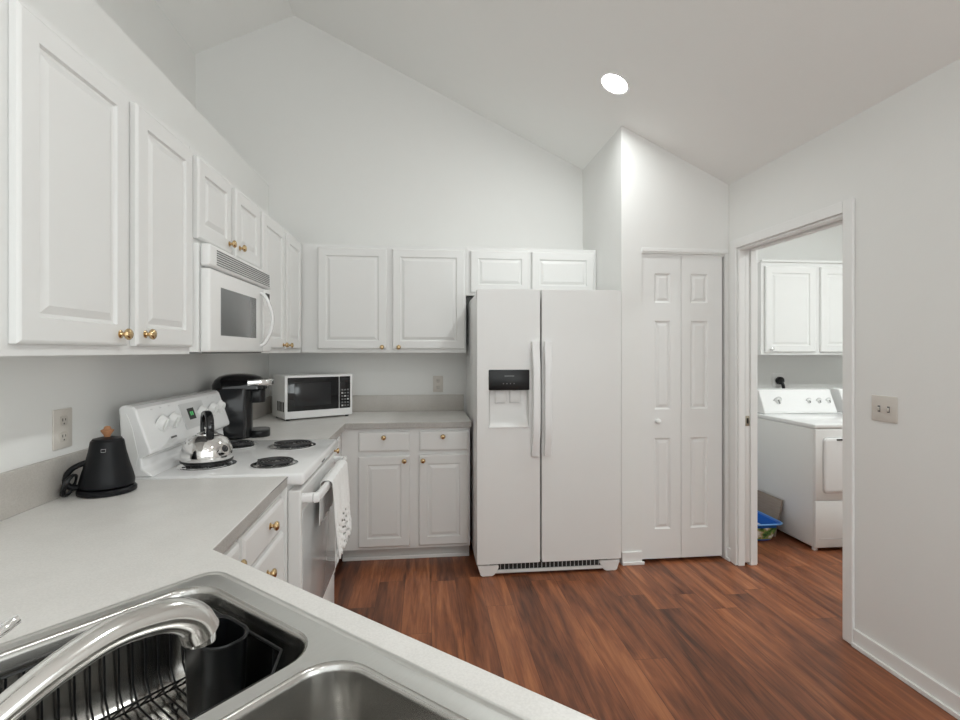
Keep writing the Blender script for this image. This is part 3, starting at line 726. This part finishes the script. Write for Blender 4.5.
for k in range(11):
    for q in range(2):
        a0 = 0.20 + 0.04 * k; add_tube(bm, [(a0 + 0.012 + 0.012 * math.cos(a), -0.806 - 0.004 * math.sin(k * 1.7), 0.513 + q * 0.03 + 0.012 * math.sin(a)) for a in [2 * PI * i / 10 for i in range(10)]], 0.0022, 5, closed=True, up=(0, 1, 0))
obj('lace_edging', bm, 'cloth', tw)

# ------------------------------------------------------------------ things on the range and counters
# steel kettle
kt = thing('tea_kettle', 'shiny stainless tea kettle with black loop handle on the rear left burner', 'kettle', (0.300, -1.835, 0.9425), math.radians(-58))
bm = new(); add_lathe(bm, [(0.070, 0.0), (0.098, 0.002), (0.104, 0.010), (0.1045, 0.030), (0.1015, 0.055), (0.092, 0.080), (0.076, 0.099), (0.055, 0.111), (0.044, 0.1145), (0.040, 0.1145)], 56); obj('body', bm, 'kettle', kt)
bm = new(); add_lathe(bm, [(0.100, 0.0005), (0.1055, 0.003), (0.1062, 0.009), (0.1045, 0.0115)], 56, cap0=False, cap1=False); obj('base_ring', bm, 'black', kt)
bm = new(); add_lathe(bm, [(0.043, 0.114), (0.042, 0.119), (0.030, 0.124), (0.012, 0.127), (0.007, 0.130), (0.008, 0.136), (0.012, 0.140), (0.010, 0.146), (0, 0.148)], 40); obj('lid', bm, 'kettle', kt)
bm = new(); Mx = Matrix.Rotation(math.radians(22), 4, 'Z') @ Matrix.Translation((0.078, 0, 0.042)) @ Matrix.Rotation(math.radians(66), 4, 'Y'); add_lathe(bm, [(0.024, 0), (0.021, 0.030), (0.018, 0.050), (0.0195, 0.052), (0.0195, 0.056), (0.015, 0.056), (0.013, 0.046), (0, 0.044)], 28, Mx); spo = obj('spout', bm, 'kettle', kt)
bm = new(); add_lathe(bm, [(0.0125, 0.045), (0.0125, 0.0465), (0, 0.0466)], 20, Mx); obj('spout_opening', bm, 'slot', spo)
bm = new()
pts = smooth_path([(0.062, 0, 0.102), (0.070, 0, 0.150), (0.052, 0, 0.192), (0.0, 0, 0.206), (-0.052, 0, 0.192), (-0.070, 0, 0.150), (-0.062, 0, 0.102)], 8)
add_sweep(bm, pts, rrect(-0.0125, 0.0125, -0.007, 0.007, 0.006, 3), up=(0, 1, 0)) if False else add_sweep(bm, pts, [(b, a) for a, b in rrect(-0.016, 0.016, -0.010, 0.010, 0.008, 3)], up=(0, 1, 0)); obj('handle', bm, 'gloss', kt)
kt.scale = (0.9, 0.9, 0.93)
for s in (1, -1):
    bm = new(); add_box(bm, s * 0.063 - 0.009, s * 0.063 + 0.009, -0.012, 0.012, 0.085, 0.118, bev=0.004); obj('handle_bracket', bm, 'gloss', kt)

# black gooseneck-style kettle on its base
bk = thing('electric_kettle', 'matte black cone-shaped electric kettle with wooden lid knob on counter', 'kettle', (0.128, -2.180, CT + 0.0005), math.radians(200))
bm = new(); add_lathe(bm, [(r_ * 0.86, h_ * 0.97) for r_, h_ in [(0.088, 0), (0.095, 0.003), (0.0955, 0.013), (0.090, 0.019), (0.078, 0.021)]], 48); obj('power_base', bm, 'blackm', bk)
bm = new(); add_lathe(bm, [(r_ * 0.86, h_ * 0.97) for r_, h_ in [(0.080, 0.0215), (0.088, 0.026), (0.089, 0.040), (0.083, 0.062), (0.071, 0.100), (0.060, 0.140), (0.054, 0.172), (0.052, 0.176), (0.049, 0.178)]], 48); obj('body', bm, 'blackm', bk)
bm = new(); add_lathe(bm, [(r_ * 0.86, h_ * 0.97) for r_, h_ in [(0.049, 0.178), (0.047, 0.182), (0.022, 0.187), (0.0, 0.1875)]], 40); lid = obj('lid', bm, 'blackm', bk)
bm = new(); add_lathe(bm, [(r_ * 0.86, h_ * 0.97) for r_, h_ in [(0.010, 0.187), (0.011, 0.192), (0.021, 0.206), (0.0215, 0.210), (0.013, 0.213), (0.009, 0.222), (0, 0.224)]], 28); obj('lid_knob', bm, 'wood', lid)
bm = new()   # handle at local +x (points towards -y/left in the photo)
pts = smooth_path([(0.052, 0, 0.104), (0.088, 0, 0.088), (0.106, 0, 0.066), (0.108, 0, 0.040), (0.092, 0, 0.024), (0.070, 0, 0.026)], 7)
add_sweep(bm, pts, [(b, a) for a, b in rrect(-0.011, 0.011, -0.0085, 0.0085, 0.007, 3)], up=(0, 1, 0)); obj('handle', bm, 'blackm', bk)
bm = new()   # maker's emblem: a small outlined tab above a short stem
E_ = Matrix.Rotation(math.radians(-68 - 200), 4, 'Z')
def on_cone(a_off, z):
    r = 0.86 * (0.071 + (0.060 - 0.071) * (z / 0.97 - 0.100) / 0.04) + 0.0012
    a = math.radians(-72 - 200) + a_off / r; return (r * math.cos(a), r * math.sin(a), z)
add_tube(bm, [on_cone(-0.006, 0.148), on_cone(0.006, 0.148), on_cone(0.006, 0.139), on_cone(-0.006, 0.139)], 0.0007, 5, closed=True); obj('emblem', bm, 'greyp', bk)
cd = new(); pts = []
for k in range(49):
    a = 2 * PI * k / 16
    pts.append((0.048 + 0.004 * math.sin(k * 0.21) + 0.012 * math.sin(a), -2.236 + 0.026 * math.cos(a) + 0.005 * math.sin(k * 0.13), CT + 0.038 + 0.033 * math.sin(a)))
add_tube(cd, pts, 0.0034, 8, up=(1, 0, 0))
tag(obj('power_cord', cd, 'black'), 'black coiled power cord lying left of the black electric kettle', 'cord')

# coffee maker
cm = thing('coffee_maker', 'black single-serve coffee maker with silver handle beside the range', 'coffee maker', (0.156, -1.094, CT + 0.0005), math.radians(106))
cm.scale = (1.0, 1.0, 1.0)
# local: -y is the front; x to its right
def rbox(x0, x1, y0, y1, z0, z1, r, bm=None, taper=0.0, n=6):
    bm = bm or new()
    add_loops(bm, [[(p[0], p[1], z) for p in rrect(x0 + t_, x1 - t_, y0 + t_, y1 - t_, r, n)] for z, t_ in ((z0, 0.003), (z0 + 0.004, 0), (z1 - 0.004, taper), (z1, taper + 0.003))]); return bm
obj('body', rbox(-0.098, 0.098, -0.075, 0.110, 0.0, 0.262, 0.045), 'black', cm)
obj('water_tank', rbox(-0.138, -0.099, -0.05, 0.100, 0.012, 0.268, 0.018), 'glassd', cm)
obj('drip_tray', rbox(-0.086, 0.086, -0.165, -0.054, 0.0, 0.036, 0.050), 'black', cm)
bm = new(); add_lathe(bm, [(0.060, 0.036), (0.060, 0.038), (0, 0.038)], 32, Matrix.Translation((0, -0.105, 0))); obj('tray_grid', bm, 'grille', cm)
bm = new(); loops = []       # domed head
for t, z in ((0.012, 0.255), (0.0, 0.262), (0.0, 0.285), (0.010, 0.310), (0.028, 0.328), (0.055, 0.338), (0.085, 0.342)):
    loops.append([(p[0], p[1], z - 0.05 * max(0, (-p[1] - 0.02)) * (1 if z > 0.29 else 0)) for p in rrect(-0.112 + t * 0.8, 0.104 - t * 0.8, -0.150 + t * 1.1, 0.118 - t * 1.1, 0.06, 8)])
add_loops(bm, loops); obj('head', bm, 'gloss', cm)
bm = rbox(-0.062, 0.062, -0.140, -0.050, 0.185, 0.258, 0.030); obj('brew_nozzle', bm, 'black', cm)
bm = new()
pts = smooth_path([(-0.106, -0.055, 0.293), (-0.100, -0.125, 0.296), (-0.070, -0.165, 0.296), (0.0, -0.176, 0.296), (0.070, -0.165, 0.296), (0.097, -0.125, 0.296), (0.100, -0.055, 0.293)], 7)
add_sweep(bm, pts, rrect(-0.0065, 0.0065, -0.016, 0.016, 0.006, 3)); obj('handle', bm, 'chrome', cm)

# countertop microwave
rot = math.radians(32)
MWW, MWD, MWH = 0.474, 0.28, 0.300
mw = thing('microwave', 'white countertop microwave with black door standing in the corner of the counter', 'microwave', (0.252, -0.519, CT + 0.0005), rot)
obj('body', bx(0, MWW, 0.018, MWD, 0.012, MWH, bev=0.006), 'appl', mw)
obj('front_frame', bx(0, MWW, 0.0, 0.019, 0.012, MWH, bev=0.006), 'enamel', mw)
dm = obj('door', bx(0.018, 0.372, -0.004, 0.002, 0.062, MWH - 0.014, bev=0.003), 'gloss', mw)
obj('window', bx(0.062, 0.315, -0.0050, -0.003, 0.094, MWH - 0.050, bev=0.001), 'glassd', dm)
cpn = obj('control_panel', bx(0.376, 0.456, -0.004, 0.002, 0.062, MWH - 0.014, bev=0.003), 'gloss', mw)
obj('display', bx(0.388, 0.444, -0.0048, -0.003, MWH - 0.055, MWH - 0.026), 'glassd', cpn)
for r_ in range(6):
    for c_ in range(3):
        obj('button', bx(0.389 + c_ * 0.021, 0.402 + c_ * 0.021, -0.0055, -0.003, 0.076 + r_ * 0.022, 0.086 + r_ * 0.022), 'grille' if (r_ + c_) % 4 else 'greyp', cpn, smooth=False)
bm = new()
for k in range(5): add_box(bm, -0.0022, 0.002, 0.020 + k * 0.030, 0.033 + k * 0.030, 0.060, 0.125)
obj('side_vent', bm, 'slot', mw)
for x in (0.03, MWW - 0.03):
    for y in (0.03, MWD - 0.03):
        bm = new(); add_lathe(bm, [(0.012, 0), (0.012, 0.014)], 14, Matrix.Translation((x, y, 0))); obj('foot', bm, 'rubber', mw)

# over-the-range microwave
my0 = -2.011; MX = 0.748
om = thing('built_in_microwave', 'white over-range microwave hung under the short left wall cabinet', 'microwave', (0.002, my0, 1.378), FX)
obj('body', bx(0, MX, -0.340, 0, 0.0, 0.402, bev=0.003), 'appl', om)
vp = obj('vent_panel', bx(0.0, MX, -0.380, -0.343, 0.318, 0.402, bev=0.010, seg=3), 'appl', om)
for k in range(7):
    obj('slat', bx(0.06, MX - 0.035, -0.3825, -0.376, 0.330 + k * 0.0088, 0.3335 + k * 0.0088), 'grille', vp, smooth=False)
dd = obj('door', bx(0.0, MX - 0.125, -0.380, -0.343, 0.0, 0.311, bev=0.008, seg=3), 'appl', om)
obj('window', bx(0.098, 0.512, -0.3815, -0.376, 0.064, 0.250, bev=0.002), 'glassm', dd)
bm = new()
pts = smooth_path([(0.585, -0.376, 0.030), (0.585, -0.400, 0.045), (0.588, -0.424, 0.10), (0.590, -0.432, 0.155), (0.588, -0.424, 0.21), (0.585, -0.400, 0.268), (0.585, -0.376, 0.285)], 6)
add_sweep(bm, pts, rrect(-0.014, 0.014, -0.007, 0.007, 0.006, 3), up=(0, -1, 0)); obj('handle', bm, 'enamel', dd)
cpo = obj('control_panel', bx(MX - 0.121, MX, -0.380, -0.343, 0.0, 0.311, bev=0.008, seg=3), 'appl', om)
obj('display', bx(MX - 0.095, MX - 0.030, -0.3810, -0.376, 0.262, 0.292), 'slot', cpo)
bm = new()
for r_ in range(6):
    for c_ in range(3): add_box(bm, MX - 0.098 + c_ * 0.027, MX - 0.080 + c_ * 0.027, -0.3808, -0.376, 0.04 + r_ * 0.034, 0.058 + r_ * 0.034)
obj('keypad', bm, 'plastw', cpo)
obj('underside', bx(0.03, MX - 0.03, -0.34, -0.03, -0.006, 0.001), 'grille', om)

# ------------------------------------------------------------------ outlets, switch, lamp
def outlet(label, loc, rot, w=0.078, h=0.126):
    t = thing('wall_outlet', label, 'outlet', loc, rot)
    obj('plate', bx(-w / 2, w / 2, -0.006, 0, -h / 2, h / 2, bev=0.003), 'ivory', t)
    for s in (1, -1):
        bm = new(); add_loops(bm, [[(p[0], y, s * 0.026 + p[1]) for p in rrect(-0.018, 0.018, -0.016, 0.016, 0.011, 5)] for y in (-0.005, -0.0078)]); r = obj('receptacle', bm, 'ivory_d', t)
        bm = new()
        for x, hh in ((-0.0065, 0.0045), (0.0065, 0.0035)): add_box(bm, x - 0.0013, x + 0.0013, -0.0084, -0.007, s * 0.026 + 0.003 - hh, s * 0.026 + 0.003 + hh)
        add_box(bm, -0.0022, 0.0022, -0.0084, -0.007, s * 0.026 - 0.012, s * 0.026 - 0.0075)
        obj('slot', bm, 'slot', r)
    return t
outlet('almond wall outlet on left wall above the black electric kettle', (0.0, -2.197, 1.131), FX, 0.086, 0.128)
outlet('almond wall outlet on back wall between countertop microwave and refrigerator', (1.271, 0.0, 1.126), 0)
sw = thing('light_switch', 'almond double light switch on right wall beside the laundry doorway', 'switch', (XR, -1.954, 1.128), -PI / 2)
obj('plate', bx(-0.062, 0.062, -0.006, 0, -0.057, 0.057, bev=0.003), 'ivory', sw)
for x in (-0.023, 0.023):
    b = obj('switch_slot', bx(x - 0.006, x + 0.006, -0.0070, -0.005, -0.015, 0.013), 'grille', sw)
    obj('toggle', bx(x - 0.004, x + 0.004, -0.016, -0.006, -0.010, 0.006, bev=0.002), 'ivory_d', sw)
def ceiling_can(label, x, y):
    t = thing('recessed_light', label, 'light', (x, y, zc(x) - 0.0005), 0)
    t.rotation_euler = (0, math.atan(SL), 0)
    bm = new(); add_lathe(bm, [(0.088, 0.0), (0.088, -0.004), (0.082, -0.008), (0.074, -0.006), (0.071, 0.0)], 44, cap0=False, cap1=False); obj('trim_ring', bm, 'trim', t)
    bm = new(); add_lathe(bm, [(0.0725, -0.0035), (0.05, -0.0045), (0, -0.005)], 44, cap0=False); obj('lens', bm, 'lens', t)
ceiling_can('round recessed ceiling light glowing above the refrigerator and closet', 2.258, -1.151)
ceiling_can('round recessed ceiling light behind the camera over the peninsula', 2.258, -3.6)
ceiling_can('round recessed ceiling light farthest behind the camera', 2.258, -5.8)

# ------------------------------------------------------------------ laundry room
lc = cabinet('wall_cabinet', 'white two-door wall cabinet in the laundry room above the dryer', (3.985, 0.328, 0), 0, 0.0, 1.02, 1.352, ZT, 0.312,
        doors=[(0.028, 0.487, 1.374, 2.098, 0.075, 1.400), (0.533, 0.992, 1.374, 2.098, 0.945, 1.400)], knobm='chrome')
obj('crown_rail', bx(-0.005, 1.02, -0.33, -0.30, ZT, ZT + 0.02, bev=0.004), 'cab', lc)
def washer(name, label, cat, x, has_door):
    t = thing(name, label, cat, (x, -0.755, 0))
    w = 0.686
    obj('cabinet_body', bx(0, w, 0.012, 0.72, 0.022, 0.845, bev=0.012, seg=3), 'appl', t)
    obj('top_panel', bx(-0.002, w + 0.002, 0.0, 0.73, 0.845, 0.878, bev=0.010, seg=3), 'enamel', t)
    obj('front_panel', bx(0.004, w - 0.004, 0.0, 0.014, 0.352, 0.843, bev=0.006), 'appl', t)
    lo_ = obj('lower_panel', bx(0.004, w - 0.004, 0.0, 0.014, 0.024, 0.344, bev=0.006), 'appl', t)
    obj('kick_line', bx(0.03, w - 0.004, -0.0012, 0.001, 0.083, 0.087), 'greyp', lo_)
    bm = new(); sec = [(0.56, 0.878), (0.73, 0.878), (0.73, 1.065), (0.70, 1.072), (0.64, 1.066), (0.565, 0.90)]
    add_loops(bm, [[(xx, y, z) for y, z in sec] for xx in (0.03, w - 0.02)]); co = obj('console', bm, 'enamel', t, smooth=False, bevel=0.008)
    a = Vector((0, 0.565, 0.90)); b = Vector((0, 0.64, 1.066)); dv = b - a; an = math.atan2(dv.y, dv.z)
    for xx, s in ((0.17, 1.35), (0.44, 0.85), (0.53, 0.85), (0.615, 0.85)):
        p = a + dv * 0.50 + Vector((xx, 0, 0)); Mx = Matrix.Translation(p) @ Matrix.Rotation(PI / 2 + an, 4, 'X')
        bm = new(); add_lathe(bm, [(0.026 * s, 0), (0.025 * s, 0.004), (0.016 * s, 0.006), (0.0135 * s, 0.022), (0, 0.0225)], 28, Mx); k = obj('knob', bm, 'plastw', co)
        bm = new(); add_lathe(bm, [(0.0265 * s, -0.0005), (0.0275 * s, 0.0015), (0.0245 * s, 0.0048), (0.0215 * s, 0.0056)], 28, Mx, cap0=False, cap1=False); obj('dial_ring', bm, 'greyp', k)
        bm = new(); add_box(bm, -0.003 * s, 0.003 * s, -0.014 * s, 0.014 * s, 0.02, 0.027)
        for v in bm.verts: v.co = Mx @ Matrix.Rotation(0.6, 4, 'Z') @ v.co
        obj('pointer', bm, 'grille', k)
    if has_door:
        bm = new(); add_loops(bm, [[(p[0], y, p[1]) for p in rrect(0.062 - e, w - 0.062 + e, 0.405 - e, 0.782 + e, 0.025, 5)] for e, y in ((0.006, 0.001), (0.006, -0.0005))]); obj('door_gasket', bm, 'greyp', t)
        bm = new(); add_loops(bm, [[(p[0], y, p[1]) for p in rrect(0.062 + e, w - 0.062 - e, 0.405 + e, 0.782 - e, 0.025, 5)] for e, y in ((0, 0.0), (0, -0.010), (0.005, -0.014), (0.02, -0.015))]); obj('door', bm, 'enamel', t)
        obj('door_pull', bx(0.15, 0.30, -0.0165, -0.014, 0.765, 0.776), 'slot', t)
    else:
        obj('lid', bx(0.06, w - 0.06, 0.03, 0.50, 0.878, 0.886, bev=0.003), 'enamel', t)
    for xx in (0.03, w - 0.03):
        for yy in (0.04, 0.68):
            bm = new(); add_lathe(bm, [(0.018, 0), (0.016, 0.024)], 14, Matrix.Translation((xx, yy, 0))); obj('foot', bm, 'plastw', t)
washer('clothes_dryer', 'white clothes dryer with four dials seen through the laundry doorway', 'dryer', 3.838, True)
washer('washing_machine', 'white washing machine right of the dryer, almost hidden by door frame', 'washing machine', 4.555, False)
# dryer cord and outlet on the laundry wall
ot = thing('dryer_outlet', 'white outlet plate on the laundry wall above the dryer', 'outlet', (4.372, 0.33, 1.12))
obj('plate', bx(-0.06, 0.06, -0.006, 0, -0.06, 0.06, bev=0.003), 'plastw', ot)
pg = thing('dryer_plug', 'black round plug and cord in the laundry outlet above the dryer', 'plug', (4.372, 0.322, 1.115))
bm = new(); add_lathe(bm, [(0.030, 0.0), (0.036, 0.010), (0.034, 0.035), (0.020, 0.045), (0, 0.046)], 24, Matrix.Rotation(PI / 2, 4, 'X')); obj('plug_body', bm, 'black', pg)
bm = new(); add_tube(bm, smooth_path([(0.005, -0.03, -0.01), (0.010, -0.05, -0.05), (0.012, -0.052, -0.14), (0.012, -0.055, -0.40)], 6), 0.014, 10, up=(0, 1, 0)); obj('cord', bm, 'black', pg)
# litter box
lb = thing('litter_box', 'blue plastic litter box on the laundry floor left of the dryer', 'litter box', (3.535, -0.345, 0.0), 0)
bm = new(); loops = []
for a, b, z in ((0.190, 0.175, 0.0), (0.195, 0.18, 0.005), (0.225, 0.215, 0.118), (0.242, 0.232, 0.124), (0.247, 0.237, 0.130), (0.243, 0.233, 0.136), (0.224, 0.214, 0.130), (0.194, 0.178, 0.012)):
    loops.append([(p[0], p[1], z) for p in rrect(-a, a, -b, b, 0.05, 6)])
add_loops(bm, loops); obj('tub', bm, 'blue', lb); lb.scale = (0.87, 1.0, 1.0)
bm = new(); add_tube(bm, [(p[0], p[1], 0.1345) for p in rrect(-0.246, 0.246, -0.236, 0.236, 0.05, 6)], 0.006, 8, closed=True); obj('rim', bm, 'blue_l', lb)
bm = new(); add_loops(bm, [[(p[0], p[1], z) for p in rrect(-a, a, -b, b, 0.05, 6)] for a, b, z in ((0.196, 0.181, 0.013), (0.207, 0.193, 0.062))]); o = obj('litter', bm, 'litter', lb); o['kind'] = 'stuff'
bm = new()
def fs(x, z): return (x, -0.182 - 0.040 * (z - 0.005) / 0.118 - 0.0025, z)
vs = [bm.verts.new(fs(x, z)) for x, z in ((-0.16, 0.014), (0.165, 0.014), (0.185, 0.105), (-0.16, 0.105))]; f_ = bm.faces.new(vs)
r_ = bmesh.ops.extrude_face_region(bm, geom=[f_])
for v in [g_ for g_ in r_['geom'] if isinstance(g_, bmesh.types.BMVert)]: v.co.y += 0.002
obj('label', bm, 'boxlabel', lb, smooth=False)
# weathered board leaning on the dryer
bd = new(); 
sec = [(3.752, 0.0), (3.764, 0.0), (3.826, 0.268), (3.814, 0.268)]
add_loops(bd, [[(x, y, z) for x, z in sec] for y in (-0.46, 0.08)])
tag(obj('wooden_board', bd, 'board', smooth=False), 'weathered brown board leaning against dryer side behind the blue litter box', 'board')
# unseen ceiling lamp, added to brighten the laundry
ll = thing('laundry_fill_light', 'added round flush light on the laundry ceiling, out of view', 'light', (4.45, -1.35, 2.62))
bm = new(); add_lathe(bm, [(0.17, 0.0), (0.17, -0.025), (0.16, -0.03)], 36, cap0=False, cap1=False); obj('base', bm, 'trim', ll)
bm = new(); add_lathe(bm, [(0.16, -0.029), (0.13, -0.06), (0.06, -0.075), (0, -0.078)], 36, cap0=False); obj('diffuser', bm, 'lens2', ll)
